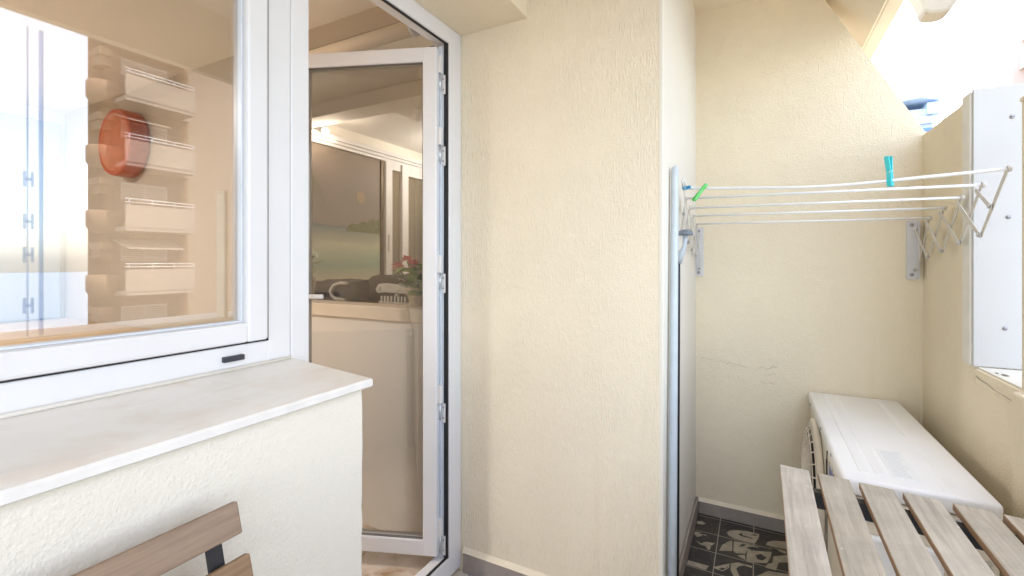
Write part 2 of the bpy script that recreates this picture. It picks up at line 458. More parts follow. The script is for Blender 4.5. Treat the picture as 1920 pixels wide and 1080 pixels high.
# ------------------------------------------------------------------ balcony walls
# central pillar: render towards the camera, white paint on its side
t = empty('pillar_wall', (-.7, 1.641, FZ), 'wide cream ribbed wall beside the door, white painted on its outer side', 'wall')
mb = MB()
mb.box((-1.19,1.641,FZ), (-.285,2.74,1.33))
mb.bm.normal_update()
for f in mb.bm.faces:
    if f.normal.x > .9: f.material_index = 1
o = mb.build('wall_block', [MAT['cream'], MAT['white_wall']], t)
mb = MB(); mb.box((-.300,1.6395,FZ), (-.2835,1.660,1.32), .004)
mb.build('corner_bead', MAT['white_wall'], t)
mb = MB(); mb.box((-1.095,1.629,FZ), (-.295,1.641,-1.224), .002)
sk = mb.build('skirting', MAT['skirt'], t)
mb = MB(); mb.prism([(-1.097,1.626,-1.224), (-1.097,1.641,-1.224), (-1.097,1.641,-1.206)], (.804,0,0))
mb.build('skirting_cap', MAT['cap'], sk)
mb = MB(); mb.box((-.2835,1.655,FZ), (-.271,2.588,-1.226), .002)
mb.build('skirting', MAT['skirt'], t)

# back wall with the diagonal cut
t = empty('wing_wall', (.1, 2.6, FZ), 'cream back wall behind the airer, its top cut off on a diagonal', 'wall')
prof = [(-.285,FZ), (.70,FZ), (.70,.54), (.638,.561), (.45,.907), (.236,1.301), (.10,1.33), (-.285,1.33)]
mb = MB(); mb.prism([(x,2.6,z) for x, z in prof], (0,.13,0))
mb.build('wall_panel', MAT['cream_rough'], t)
mb = MB(); mb.box((-.2705,2.588,FZ), (.63,2.6,-1.246), .002)
sk = mb.build('skirting', MAT['skirt'], t)
mb = MB(); mb.prism([(-.2705,2.585,-1.246), (-.2705,2.6,-1.246), (-.2705,2.6,-1.231)], (.9,0,0))
mb.build('skirting_cap', MAT['cap'], sk)
# hairline cracks and flakes of paint on the wing wall
mb = MB()
random.seed(3)
def crack(pts, w=.0025, y=2.5985):
    for (a, b) in zip(pts, pts[1:]):
        d = Vector((b[0]-a[0], 0, b[1]-a[1])); n = Vector((-d.z, 0, d.x)).normalized()*w*random.uniform(.4, 1)
        A = Vector((a[0], y, a[1])); B = Vector((b[0], y, b[1]))
        mb.face([A-n, B-n, B+n, A+n])
def wig(x0, z0, x1, z1, n, j):
    return [(x0+(x1-x0)*i/n, z0+(z1-z0)*i/n+random.uniform(-j, j)) for i in range(n+1)]
crack(wig(-.26,-.50,-.04,-.53,16,.006), .0009)
crack(wig(.0,-.53,.085,-.515,9,.008), .0016)
crack(wig(.01,-.60,.075,-.60,8,.006), .0012)
crack(wig(.03,-.56,.08,-.548,6,.005), .0008)
mb.build('paint_crack', MAT['crack'], t)

# parapet : low part with a white coping and a raised part towards the wing wall
t = empty('parapet_wall', (.75, 0, FZ), 'cream balcony parapet with a white ledge, stepping up towards the back corner', 'wall')
mb = MB(); mb.box((.632,-3,FZ), (.95,2.06,-.400))
mb.box((.632,2.06,FZ), (.95,2.6,.545)); mb.box((.603,-3,FZ), (.6315,1.735,-.348), .008)
bmesh.ops.subdivide_edges(mb.bm, edges=[e for e in mb.bm.edges if abs((e.verts[0].co-e.verts[1].co).z) < .01 and e.verts[0].co.z > .5 and abs((e.verts[0].co-e.verts[1].co).y) > .2], cuts=14)
for v in mb.bm.verts:
    if v.co.z > .5 and 2.08 < v.co.y < 2.58: v.co.z += random.uniform(-.002, .0025)
mb.build('wall_body', MAT['cream_rough'], t)
mb = MB(); mb.box((.632,2.73,FZ), (.95,6,.545))
mb.build('wall_body', MAT['cream_rough'], t)
mb = MB(); mb.box((.628,-3,-.399), (.96,2.048,-.350), .004)
cp = mb.build('coping', MAT['cream_rough'], t)
mb = MB(); mb.box((.636,-3,-.3498), (.957,2.046,-.3445), .001)
mb.build('white_top', MAT['white_wall'], cp)
mb = MB()
def crack_y(pts, w, x=.6265):
    for (a, b) in zip(pts, pts[1:]):
        n = Vector((0, 0, 1))*w*random.uniform(.3, 1)
        A = Vector((x, a[0], a[1])); B = Vector((x, b[0], b[1]))
        mb.face([A-n, A+n, B+n, B-n])
crack_y([(2.03,-.372), (2.0,-.378), (1.95,-.379), (1.90,-.386), (1.85,-.387), (1.80,-.388), (1.76,-.391)], .0018)
crack_y([(1.755,-.384), (1.735,-.388), (1.725,-.394)], .003)
mb.build('paint_crack', MAT['stain'], t)
mb = MB()
mb.ball((.66,1.93,-.343), .004, scale=(1.8,3.6,.5), sub=2, jit=.3)
mb.ball((.650,1.955,-.3435), .003, scale=(1.2,3,.4), sub=2, jit=.3)
tag(mb.build('dead_leaf', MAT['stain']), 'shrivelled brown leaf lying on the white parapet ledge', 'leaf')

# thin cream post at the right edge, on the near part of the parapet
t = empty('parapet_post', (.65, 1.70, -.344), 'narrow cream post standing against the parapet at the right picture edge', 'post')
mb = MB(); mb.box((.6165,1.69,-.344), (.70,1.712,.42), .003, seg=3)
mb.build('post_shaft', MAT['soffit'], t)
mb = MB(); mb.box((.6135,1.686,.42), (.703,1.716,.432), .003); mb.build('post_cap', MAT['soffit'], t)

# white aluminium panel closing the raised parapet end
t = empty('cladding_panel', (.8, 2.05, -.345), 'white metal panel with dark screws closing the raised parapet end', 'panel')
mb = MB(); mb.box((.624,2.049,-.343), (.99,2.056,.563), .0015)
mb.box((.6245,2.0455,-.343), (.640,2.0495,.5625), .001)
mb.build('sheet', MAT['panel'], t)
mb = MB(); mb.box((.6185,2.0565,-.343), (.6275,2.118,.556), .001)
mb.build('flange', MAT['panel_edge'], t)
for x, z in ((.717,.460), (.708,.141), (.700,-.215), (.90,.46), (.90,.14), (.90,-.215)):
    mb = MB(); mb.lathe([(.0062,0), (.0062,-.0016), (.0045,-.003), (.001,-.0034)], (x,2.0488,z), 'y', 16)
    s = mb.build('screw', MAT['screw'], t)
    mb = MB(); mb.box((x-.0040,2.0447,z-.0007), (x+.0040,2.0456,z+.0007)); mb.build('screw_slot', MAT['dark'], s)

# facade wall above and below the window/door, outside
t = empty('low_wall', (-1, -1, FZ), 'off white roughcast low wall under the marble window sill', 'wall')
mb = MB(); mb.box((-1.11,-3,FZ), (-.845,.822,-.292))
bmesh.ops.subdivide_edges(mb.bm, edges=[e for e in mb.bm.edges if e.verts[0].co.y > .8 and e.verts[1].co.y > .8 and e.verts[0].co.x > -.9 and e.verts[1].co.x > -.9], cuts=40)
for v in mb.bm.verts:
    if v.co.y > .8 and v.co.x > -.9 and -1.3 < v.co.z < -.3:
        v.co.y += random.uniform(-.0022, .0014); v.co.x += random.uniform(-.001, .001)
mb.build('wall_body', MAT['offwhite'], t)
t = tag(MB().build('lintel_wall', MAT['soffit']), 'cream wall strip spanning above the window and door', 'wall')
bm_ = MB(); bm_.box((-1.19,-3,.957), (-.80,1.641,1.33)); bm_.bm.to_mesh(t.data); bm_.bm.free()

# ceiling slab with the sloping downstand at its outer edge
mb = MB()
mb.prism([(-1.2,-3,1.30), (.235,-3,1.30), (.462,-3,1.062), (.470,-3,1.066), (.474,-3,1.062), (.528,-3,1.062), (.528,-3,1.62), (-1.2,-3,1.62)], (0,11,0))
tag(mb.build('ceiling_slab', MAT['soffit']), 'cream balcony ceiling with a sloping edge beam overhead', 'ceiling')
# rounded concrete bracket of the balcony above
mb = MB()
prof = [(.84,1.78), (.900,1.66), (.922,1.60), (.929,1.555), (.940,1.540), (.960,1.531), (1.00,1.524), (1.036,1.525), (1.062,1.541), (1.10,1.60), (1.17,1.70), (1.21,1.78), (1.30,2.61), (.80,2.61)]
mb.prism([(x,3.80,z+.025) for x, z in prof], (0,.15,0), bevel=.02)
tag(mb.build('corbel', stucco('darkened_concrete', (.36,.315,.245), .2, .9, .4)), 'rounded cream concrete bracket hanging into the sky at the top', 'corbel')  # render colour darkened to offset the strong sky light on its front
mb = MB(); mb.box((.529,3.55,2.6), (1.6,4.3,2.8), .02)
tag(mb.build('upper_balcony_slab', MAT['soffit']), 'cream slab of the balcony above, resting on the rounded bracket', 'slab')

# ------------------------------------------------------------------ window sill
t = empty('window_sill', (-1, -1, -.29), 'worn cream marble sill on the low wall', 'sill')
def sillz(x): return -.2615 + (x+1.112)*(-.0215/.294)
mb = MB()
ys = [-3] + [-3+3.8325*i/60 for i in range(1, 61)]
def cs(y, e):
    return [(-1.112,y,sillz(-1.112)), (-.8235+e,y,sillz(-.8235)), (-.8195+e,y,sillz(-.82)-.004), (-.8195+e,y,sillz(-.82)-.0165), (-.823+e,y,sillz(-.82)-.0195), (-1.112,y,sillz(-1.112)-.02)]
rings = []
for i, y in enumerate(ys):
    e = random.uniform(-.0009, .0006)
    rings.append([mb.bm.verts.new(p) for p in cs(y, e)])
for a, b in zip(rings, rings[1:]):
    for k in range(6):
        f = mb.bm.faces.new((a[k], b[k], b[(k+1) % 6], a[(k+1) % 6])); f.material_index = 0 if k == 0 else 1
f = mb.bm.faces.new(rings[-1][::-1]); f.material_index = 1
f = mb.bm.faces.new(rings[0]); f.material_index = 1
bmesh.ops.recalc_face_normals(mb.bm, faces=mb.bm.faces[:])
mb.build('slab', [MAT['marble'], MAT['marble_edge']], t)
mb = MB(); mb.tube([(-1.108,-1.6,-.2575), (-1.108,.0,-.2575), (-1.108,.824,-.2575)], .0045, 8)
mb.build('sealant_bead', plain('pale_sealant', (.76,.73,.68), .5, vary=.08, vscale=12), t)

# ------------------------------------------------------------------ window
t = empty('window', (-1.13, -.3, -.26), 'white framed window reflecting the tower block, over the marble sill', 'window')
def frame_yz(mb, x0, x1, y0, y1, z0, z1, w, wb=None, bev=.004):
    """rectangular frame in the x = const plane, bars butted (uprights full height)"""
    wb = wb or w
    mb.box((x0,y0,z0), (x1,y0+w,z1), bev)
    mb.box((x0,y1-w,z0), (x1,y1,z1), bev)
    mb.box((x0+.0004,y0+w-.004,z0), (x1-.0004,y1-w+.004,z0+wb), bev)
    mb.box((x0+.0004,y0+w-.004,z1-wb), (x1-.0004,y1-w+.004,z1), bev)
FX = -1.112
mb = MB(); frame_yz(mb, FX-.06, FX, -1.75, .827, -.262, .957, .068, .060)
mb.build('outer_frame', MAT['pvc'], t)
for (ya, yb) in ((-.475, .757), (-1.69, -.49)):
    mb = MB(); frame_yz(mb, FX-.052, FX+.010, ya, yb, -.199, .90, .056, .049, .007)
    s = mb.build('sash', MAT['pvc'], t)
    mb = MB(); frame_yz(mb, FX-.05, FX+.003, ya-.0035, yb+.0035, -.2025, .9035, .0033, .0033, 0)
    mb.build('gasket', MAT['gasket'], s)
    mb = MB()
    frame_yz(mb, FX-.03, FX-.0075, ya+.0565, yb-.0565, -.1498, .8505, .0045, .0045, .001)
    mb.build('glazing_bead', MAT['pvc_edge'], s)
    mb = MB(); mb.box((FX-.026,ya+.058,-.148), (FX-.0215,yb-.058,.849))
    mb.build('pane', MAT['win_glass'], s)
mb = MB(); mb.box((FX-.002,.645,-.2385), (FX+.011,.694,-.2255), .0018)
mb.build('drain_cap', plain('black_drain_cap', (.03,.033,.045), .4), t)

# ------------------------------------------------------------------ door
t = empty('balcony_door', (-1.13, 1.2, -1.26), 'white framed glazed balcony door standing open into the room', 'door')
mb = MB()
mb.box((FX-.06,.8275,FZ), (FX+.001,.884,.957), .003)
mb.box((FX-.06,1.5555,-1.29), (FX+.001,1.640,.957), .004)
mb.box((FX-.0596,.880,.890), (FX+.0006,1.560,.957), .004)
mb.box((FX-.0596,.880,-1.30), (FX+.0006,1.560,-1.213), .004)
fr = mb.build('frame', MAT['pvc'], t)
mb = MB()
mb.box((FX-.022,1.5478,-1.213), (FX-.0045,1.5554,.890))
mb.box((FX-.082,1.530,-1.2128), (FX-.0592,1.5552,.884))
mb.box((FX-.012,.884,.8825), (FX-.006,1.5478,.8898))
mb.box((FX-.012,.884,-1.2128), (FX-.006,1.5478,-1.2055))
mb.build('gasket', MAT['gasket'], fr)
mb = MB()
mb.box((FX-.058,1.5400,-1.2130), (FX-.030,1.5554,.880), .002)
mb.box((FX-.029,1.5475,-1.2130), (FX-.0225,1.5550,.880), .002)
mb.build('rebate_profile', MAT['pvc_edge'], fr)
# leaf in its own axes : s along the leaf from the hinge, n out of its outer face, z up
P0 = Vector((-1.1417, 1.511, 0)); dS = Vector((-.934,-.357,0)).normalized(); dN = Vector((.357,-.934,0)).normalized()
ML = Matrix(((dS.x, dN.x, 0, P0.x), (dS.y, dN.y, 0, P0.y), (0,0,1,0), (0,0,0,1)))
LT, LB, LW = .868, -1.194, .625
mb = MB()
def rail(a, b, bev=.006): mb.box(a, b, bev, M=ML)
rail((0,-.055,LB), (.060,0,LT)); rail((LW-.06,-.055,LB), (LW,0,LT))
rail((.055,-.0546,LT-.060), (LW-.055,-.0004,LT)); rail((.055,-.0546,LB), (LW-.055,-.0004,LB+.066))
lf = mb.build('leaf', MAT['pvc'], t)
mb = MB()
for a, b in (((.060,-.02,LB+.066), (.0625,-.006,LT-.06)), ((LW-.0625,-.02,LB+.066), (LW-.06,-.006,LT-.06)), ((.0625,-.02,LT-.0628), (LW-.0625,-.006,LT-.06)), ((.0625,-.02,LB+.066), (LW-.0625,-.006,LB+.0688))):
    mb.box(a, b, 0, M=ML)
mb.build('glazing_bead', plain('dark_glazing_bead', (.16,.15,.14), .5), lf)
mb = MB(); mb.box((.061,-.030,LB+.067), (LW-.061,-.026,LT-.061), M=ML)
mb.build('pane', MAT['door_glass'], lf)
mb = MB()   # edge seal round the leaf
mb.box((.0,-.062,LT-.001), (LW,-.0555,LT+.006), M=ML)
mb.box((-.006,-.062,LB+.02), (.0005,-.0555,LT+.006), M=ML)
mb.build('gasket', MAT['gasket'], lf)
mb = MB()
mb.box((-.0035,-.05,LB+.01), (-.0003,-.032,LT-.02), .0008, M=ML)
mb.box((-.0035,-.028,LB+.01), (-.0003,-.012,LT-.02), .0008, M=ML)
mb.build('edge_strip', MAT['pvc_edge'], lf)
mb = MB()
mb.box((LW-.055,.0,-.235), (LW-.020,.007,-.02), .003, M=ML)
mb.tube([(LW-.037,.006,-.145), (LW-.037,.05,-.145)], .009, 12, M=ML)
mb.box((LW-.165,.038,-.153), (LW-.026,.056,-.134), .006, M=ML, seg=3)
mb.build('handle', MAT['pvc'], lf)
for zc in (.80,.508,-.011,-.54,-1.081):
    mb = MB()
    mb.box((FX-.050,1.5185,zc-.036), (FX-.0200,1.5402,zc+.036), .002)
    mb.box((FX-.0530,1.5080,zc-.030), (FX-.0330,1.5188,zc+.033), .002)
    h = mb.build('hinge', MAT['pvc'], t)
    mb = MB(); mb.tube([(FX-.030,1.5320,zc-.105), (FX-.030,1.5320,zc-.036)], .0045, 10)
    mb.build('hinge_pin', MAT['alu'], h)
    mb = MB(); mb.box((FX-.0285,1.5430,zc-.118), (FX-.0125,1.5470,zc-.040), .0015)
    hp = mb.build('hinge_plate', MAT['pvc'], h)
    for dz in (-.057,-.099):
        mb = MB(); mb.lathe([(.0036,0), (.0036,-.0012), (.002,-.002)], (FX-.0205,1.5430,zc+dz), 'y', 10)
        mb.build('screw', MAT['screw'], h)

# ------------------------------------------------------------------ room
CZ = 1.205
t = empty('room_shell', (-3.2, 1, -1.26), 'cream painted room seen behind the window glass', 'room')
mb = MB(); mb.box((-5.1,-2.2,-1.262), (-5.0,5.1,CZ)); mb.box((-5.0,-2.2,-1.262), (-1.2,-2.1,CZ))
mb.box((-5.0,5.0,-1.262), (-1.2,5.1,CZ)); mb.box((-1.2,2.745,-1.262), (-1.1,5.1,CZ)); mb.box((-1.2,1.76,-1.262), (-1.105,2.744,CZ))
mb.box((-1.2,-2.1,-1.262), (-1.112,.82,-.262)); mb.box((-1.2,-2.1,-.2625), (-1.112,-1.76,.96))
mb.build('wall_shell', MAT['inwall'], t)
mb = MB(); mb.box((-5.1,-2.2,CZ), (-1.195,5.1,1.60))
mb.build('ceiling', MAT['ceil'], t)
mb = MB()
mb.box((-5.0,2.43,1.10), (-1.2,2.62,CZ-.0005), .004); mb.box((-2.45,2.621,1.14), (-2.25,5.0,CZ-.0005), .004)
mb.box((-5.0,.35,1.12), (-1.2,.50,CZ-.0005), .004)
mb.build('ceiling_beam', MAT['ceil'], t)
# dividing wall with the serving hatch
t = empty('hatch_wall', (-2, 1.64, -1.26), 'beige half wall with a flat cap, seen through the door glass', 'wall')
mb = MB(); mb.box((-2.24,1.64,-1.262), (-1.205,1.75,-.274))
mb.build('half_wall', MAT['half'], t)
mb = MB(); mb.box((-5.0,1.641,-1.2619), (-2.24,1.749,CZ)); mb.box((-2.24,1.641,1.10), (-1.205,1.749,CZ))
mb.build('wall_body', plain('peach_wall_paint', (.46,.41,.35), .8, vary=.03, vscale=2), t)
mb = MB(); mb.box((-2.238,1.619,-.273), (-1.21,1.76,-.2115), .003)
mb.build('cap', plain('beige_cap_board', (.82,.75,.65), .5, vary=.03), t)
mb = MB(); mb.box((-2.238,1.761,-.262), (-1.21,2.30,-.2185), .003)
mb.build('counter', MAT['bronze'], t)
# far wall with sliding window and beach mural
mb = MB(); mb.box((-3.42,1.76,-1.262), (-3.32,5.0,CZ-.001))
tag(mb.build('far_wall', MAT['inwall']), 'cream inner wall carrying the sliding window and the beach picture', 'wall')
t = empty('sliding_window', (-3.31, 3.8, -.25), 'white sliding window deep in the room, behind the pink flowers', 'window')
mb = MB()
for k, (z0, z1, d) in enumerate(((1.002,1.030,.02), (1.031,1.058,.032), (1.059,1.100,.045))):
    mb.box((-3.319,1.80,z0), (-3.319+d+.02,4.95,z1), .003)
mb.box((-3.319,3.50,-.30), (-3.285,4.95,-.262), .003)
mb.build('head_track', MAT['pvc'], t)
mb = MB(); mb.box((-3.319,3.508,-.262), (-3.275,3.60,1.002), .004); mb.box((-3.319,3.60,.93), (-3.277,3.72,1.0018), .003)
s = mb.build('sash', MAT['pvc'], t)
mb = MB(); mb.box((-3.2745,3.535,.10), (-3.266,3.555,.27), .003); mb.build('pull_handle', MAT['alu'], s)
mb = MB(); mb.box((-3.305,3.600,-.262), (-3.298,3.73,.93)); mb.build('pane', MAT['far_glass'], s)
mb = MB(); mb.box((-3.319,3.735,-.262), (-3.262,3.83,1.0015), .004); mb.box((-3.319,3.83,.90), (-3.264,4.7,1.0012), .003); mb.box((-3.319,4.7,-.262), (-3.262,4.8,1.0015), .004)
s = mb.build('sash', MAT['pvc'], t)
mb = MB(); mb.box((-3.305,3.83,-.262), (-3.298,4.70,.90)); mb.build('pane', MAT['far_glass'], s)
t = empty('beach_mural', (-3.31, 2.8, -.30), 'dim printed beach view with sea and sun on the inner wall', 'mural')
mb = MB(); mb.box((-3.319,1.80,-.30), (-3.305,3.48,1.000), .002)
mb.build('print', MAT['mural'], t)
mb = MB(); mb.box((-3.3045,3.455,-.30), (-3.29,3.485,1.0)); mb.build('border_strip', MAT['bronze'], t)
mb = MB(); mb.lathe([(.055,0), (.055,.0015)], (-3.3045,3.20,.60), 'x', 24); mb.build('sun_print', MAT['sun_print'], t)
mb = MB()
pts = [(3.02,.275), (3.05,.33), (3.10,.35), (3.16,.345), (3.22,.38), (3.28,.37), (3.34,.41), (3.40,.40), (3.45,.42), (3.45,.27)]
mb.prism([(-3.3043,y,z) for y, z in pts], (.0012,0,0)); mb.build('island_print', MAT['island_print'], t)
mb = MB()
for k in range(5):
    a = R(-20+22*k); y0, z0 = 2.56, .72
    p = [(y0,z0)]
    for s_ in range(1, 6):
        p.append((y0+.05*s_*math.cos(a)+.0, z0+.05*s_*math.sin(a)-.011*s_*s_))
    q = [(y+.0, z-.022+.004*i) for i, (y, z) in enumerate(p)]
    mb.prism([(-3.3043+.0003*k,y,z) for y, z in p+q[::-1]], (.0006,0,0))
mb.build('palm_print', MAT['island_print'], t)
# roller blind over the hatch
t = empty('roller_blind', (-1.9, 1.60, .98), 'rolled up beige blind above the open door', 'blind')
mb = MB(); mb.tube([(-1.335,1.595,1.025), (-2.3,1.595,1.025)], .034, 24); mb.build('fabric_roll', MAT['blind'], t)
mb = MB(); mb.lathe([(.038,0), (.040,.004), (.040,.010), (.02,.013)], (-1.334,1.595,1.025), 'x', 24); mb.build('end_cap', MAT['pvc_edge'], t)
mb = MB(); mb.box((-1.318,1.575,1.00), (-1.25,1.639,1.062), .006); mb.box((-1.30,1.565,1.05), (-1.20,1.63,1.075), .004); mb.build('bracket', MAT['bronze'], t)
# clock
t = empty('wall_clock', (-3.87, 1.64, .81), 'round red brown wall clock seen through the window', 'clock')
mb = MB(); mb.lathe([(.222,0), (.228,-.012), (.228,-.105), (.222,-.118), (.205,-.122), (.200,-.112), (.001,-.112)], (-3.87,1.64,.812), 'y', 64)
mb.build('case', MAT['clock'], t)
mb = MB(); mb.lathe([(.199,0), (.199,-.003)], (-3.87,1.527,.812), 'y', 48); fc = mb.build('dial', MAT['clock_face'], t)
# worktop inside the left window
t = empty('worktop', (-2.6, .3, -1.26), 'warm wooden worktop inside, low behind the window glass', 'worktop')
mb = MB(); mb.prism([(-4.9,-2,-.5), (-1.215,-2,-.5), (-1.215,.25,-.5), (-2.35,.25,-.5), (-2.35,1.63,-.5), (-4.9,1.63,-.5)], (0,0,.045), bevel=.006); mb.build('board', MAT['woodtop'], t)
mb = MB(); mb.box((-4.9,-1.98,-1.26), (-1.25,.22,-.501)); mb.box((-4.9,.22,-1.26), (-2.38,1.63,-.501)); mb.build('cupboard', MAT['woodtop'], t)
# ceiling spotlight
t = empty('ceiling_spotlight', (-3.2, 2.70, CZ), 'small lit spotlight under the room ceiling', 'lamp')
mb = MB(); mb.box((-3.36,2.665,CZ-.035), (-3.06,2.735,CZ-.0005), .006); mb.build('base', MAT['bronze'], t)
mb = MB(); mb.tube([(-3.21,2.70,CZ-.03), (-3.20,2.70,CZ-.085)], .006, 8); mb.tube([(-3.24,2.70,1.13), (-3.18,2.69,1.085)], [.022,.034], 16); sp = mb.build('lamp_head', MAT['alu'], t)
mb = MB(); mb.ball((-3.172,2.688,1.079), .026, sub=2); mb.build('bulb', MAT['bulb'], sp)
# flush ceiling lamp lighting the left of the room
t = empty('ceiling_lamp', (-3.3, .45, CZ), 'warm lit ceiling lamp just out of the window corner', 'lamp')
mb = MB(); mb.lathe([(.14,0), (.14,-.02), (.10,-.045), (.001,-.05)], (-3.6,-.30,CZ), 'z', 32); mb.build('diffuser', MAT['bulb'], t)
# things lying on the hatch counter
ct = -.2185
def soft_box(mb, a, b, round_=.35, jit=.012):
    """cushion-like box: a cube grid pulled towards a sphere, with a lumpy top"""
    n = 9; vmap = {}
    def vert(p):
        key = tuple(round(x, 4) for x in p)
        if key not in vmap:
            d = Vector(p); d = d.lerp(d.normalized()*1.25, round_)
            for i in range(3): d[i] = max(-1, min(1, d[i]))
            w = jit*(math.sin(d.x*4+d.y*7)+math.sin(d.x*9+d.z*5)) if d.z > 0 else 0
            vmap[key] = mb.bm.verts.new([(a[i]+b[i])/2 + d[i]*(b[i]-a[i])/2 + (w if i == 2 else 0) for i in range(3)])
        return vmap[key]
    fs = []
    for ax in range(3):
        for sg in (-1, 1):
            for i in range(n):
                for j in range(n):
                    q = []
                    for (di, dj) in ((0,0), (1,0), (1,1), (0,1)):
                        p = [0, 0, 0]; p[ax] = sg; p[(ax+1) % 3] = -1+2*(i+di)/n; p[(ax+2) % 3] = -1+2*(j+dj)/n
                        q.append(vert(p))
                    fs.append(mb.bm.faces.new(q))
    bmesh.ops.recalc_face_normals(mb.bm, faces=fs)
    for f in fs: f.smooth = True
mb = MB(); soft_box(mb, (-2.23,1.80,ct+.001), (-1.90,2.05,-.108), .3, .004)
o = tag(mb.build('holdall_bag', MAT['bag']), 'soft black bag lying on the counter beside the red flowers', 'bag')
mb = MB(); mb.prism([(-1.925,1.90,ct+.001), (-1.46,1.90,ct+.001), (-1.46,1.90,-.155), (-1.53,1.90,-.098), (-1.845,1.90,-.075), (-1.885,1.90,-.080), (-1.925,1.90,-.115)], (0,.30,0), bevel=.012)
tag(mb.build('black_case', MAT['bag']), 'black hard case with a sloping lid on the counter', 'case')
mb = MB(); mb.tube([(-1.93,1.78,-.118), (-1.99,1.78,-.116), (-2.04,1.78,-.130), (-2.065,1.78,-.160), (-2.055,1.78,-.185), (-2.02,1.775,-.202), (-1.94,1.77,-.206)], .009, 10)
tag(mb.build('grey_hose', MAT['greyhose']), 'short grey hose curling in front of the black bag', 'hose')
mb = MB(); mb.prism([(-1.76,1.80,-.150), (-1.74,1.80,-.118), (-1.70,1.80,-.112), (-1.50,1.80,-.128), (-1.46,1.80,-.165), (-1.50,1.80,-.168), (-1.70,1.80,-.160), (-1.74,1.80,-.166)], (0,.03,0), bevel=.006)
mb.lathe([(.013,0), (.013,-.004), (.004,-.005)], (-1.728,1.80,-.14), 'y', 16)
mb.tube([(-1.62,1.815,-.165), (-1.62,1.815,ct+.001)], .012, 10)
tag(mb.build('hand_tool', MAT['greyhose']), 'pale grey hand tool with a round end before the case', 'tool')
mb = MB(); mb.box((-1.70,1.765,ct+.004), (-1.49,1.775,ct+.016), .002)
for k in range(8):
    mb.box((-1.685+.022*k,1.764,ct+.016), (-1.675+.022*k,1.776,ct+.044), .001)
mb.box((-1.70,1.764,ct+.001), (-1.66,1.776,ct+.004))
tag(mb.build('comb_brush', MAT['greyhose']), 'pale comb shaped brush lying on the counter edge', 'brush')
def leafshape(mb, c, ln, w, yaw, pitch, mi=0):
    M = Matrix.Translation(c) @ Matrix.Rotation(yaw, 4, 'Z') @ Matrix.Rotation(pitch, 4, 'Y')
    pts = [(0,0,0), (.25,.8,.02), (.6,1,.0), (.9,.55,-.06), (1,0,-.1), (.9,-.55,-.06), (.6,-1,.0), (.25,-.8,.02)]
    v = [mb.bm.verts.new(M @ Vector((x*ln, y*w, z*ln))) for x, y, z in pts]
    m_ = mb.bm.verts.new(M @ Vector((.55*ln, 0, -.05*ln)))
    for i in range(8):
        f = mb.bm.faces.new((v[i], v[(i+1) % 8], m_)); f.material_index = mi; f.smooth = True
def potplant(root, c, petals, potr, seed, heads, nleaf, spread, h):
    random.seed(seed)
    mb = MB(); mb.lathe([(potr*.7,0), (potr,.09*h/.2), (potr*1.08,.09*h/.2), (potr*1.08,.105*h/.2), (potr*.9,.105*h/.2), (potr*.88,.09*h/.2)], c, 'z', 24)
    mb.build('pot', MAT['pot'], root)
    mb = MB(); top = c[2]+.09*h/.2
    for k in range(nleaf):
        a = random.uniform(0, 2*math.pi); rr = spread*math.sqrt(random.random()); z = top+random.uniform(-.06, .75)*h
        leafshape(mb, Vector((c[0]+rr*math.cos(a)*.8, c[1]+rr*math.sin(a)*.6, z)), random.uniform(.035, .06), random.uniform(.016, .026), a+random.uniform(-.7, .7), random.uniform(-.5, .9))
    for hd in heads:
        mb.tube([(c[0],c[1],top), ((c[0]+hd[0])/2,c[1],(top+hd[2])/2), hd], .003, 6)
    mb.build('foliage', MAT['leaf'], root)
    for hd in heads:
        mb = MB()
        for k in range(26):
            a = random.uniform(0, 6.28); e = random.uniform(-.3, 1.2)
            leafshape(mb, Vector(hd)+Vector((math.cos(a)*math.cos(e), math.sin(a)*math.cos(e), math.sin(e)*.7))*.012, .026, .011, a, -e)
        mb.build('flower', petals, root)
t = empty('pot_plant', (-1.405, 1.70, -.211), 'pink flowering pot plant with broad green leaves on the counter', 'plant')
potplant(t, (-1.405,1.70,-.211), MAT['pink'], .040, 4, [(-1.505,1.69,-.032), (-1.44,1.68,.000), (-1.405,1.68,-.020)], 90, .085, .17)
t = empty('pot_plant', (-2.24, 1.80, ct), 'red and orange flowering pot plant beside the mullion', 'plant')
potplant(t, (-2.285,1.79,ct), MAT['orange'], .05, 9, [(-2.24,1.75,.075), (-2.27,1.75,.10), (-2.20,1.72,.02)], 40, .10, .24)
# white inner shutter door with hinges in the left of the room
t = empty('inner_door', (-4.98, .7, -1.26), 'blue grey inner door at the far left behind the window glass', 'door')
mb = MB(); mb.box((-4.999,1.02,-.45), (-4.95,1.60,1.10), .004); mb.build('door_leaf', plain('blue_grey_door_paint', (.42,.47,.56), .5), t)
for z in (.95,.62,.30,-.05,-.35):
    mb = MB(); mb.box((-4.949,1.04,z), (-4.93,1.07,z+.09), .003); mb.build('hinge', MAT['pole'], t)

# ------------------------------------------------------------------ folding glass stack on the parapet (shows as reflection)
t = empty('glass_curtain', (.66, .85, -.344), 'stacked frameless glass balcony panels with clamp hinges, mirrored in the window', 'glazing')
for y0, y1 in ((.828,.832), (.868,.882)):
    mb = MB(); mb.box((.640,y0,-.340), (.652,y1,1.06), .001); mb.build('glass_edge', MAT['clear_edge'], t)
for z in (.37,.18,.03,-.20):
    mb = MB(); mb.box((.632,.812,z-.035), (.6395,.822,z+.035), .002); mb.box((.632,.838,z-.035), (.6395,.848,z+.035), .002); mb.box((.632,.822,z-.006), (.6393,.838,z+.006))
    mb.build('hinge', MAT['clear_edge'], t)

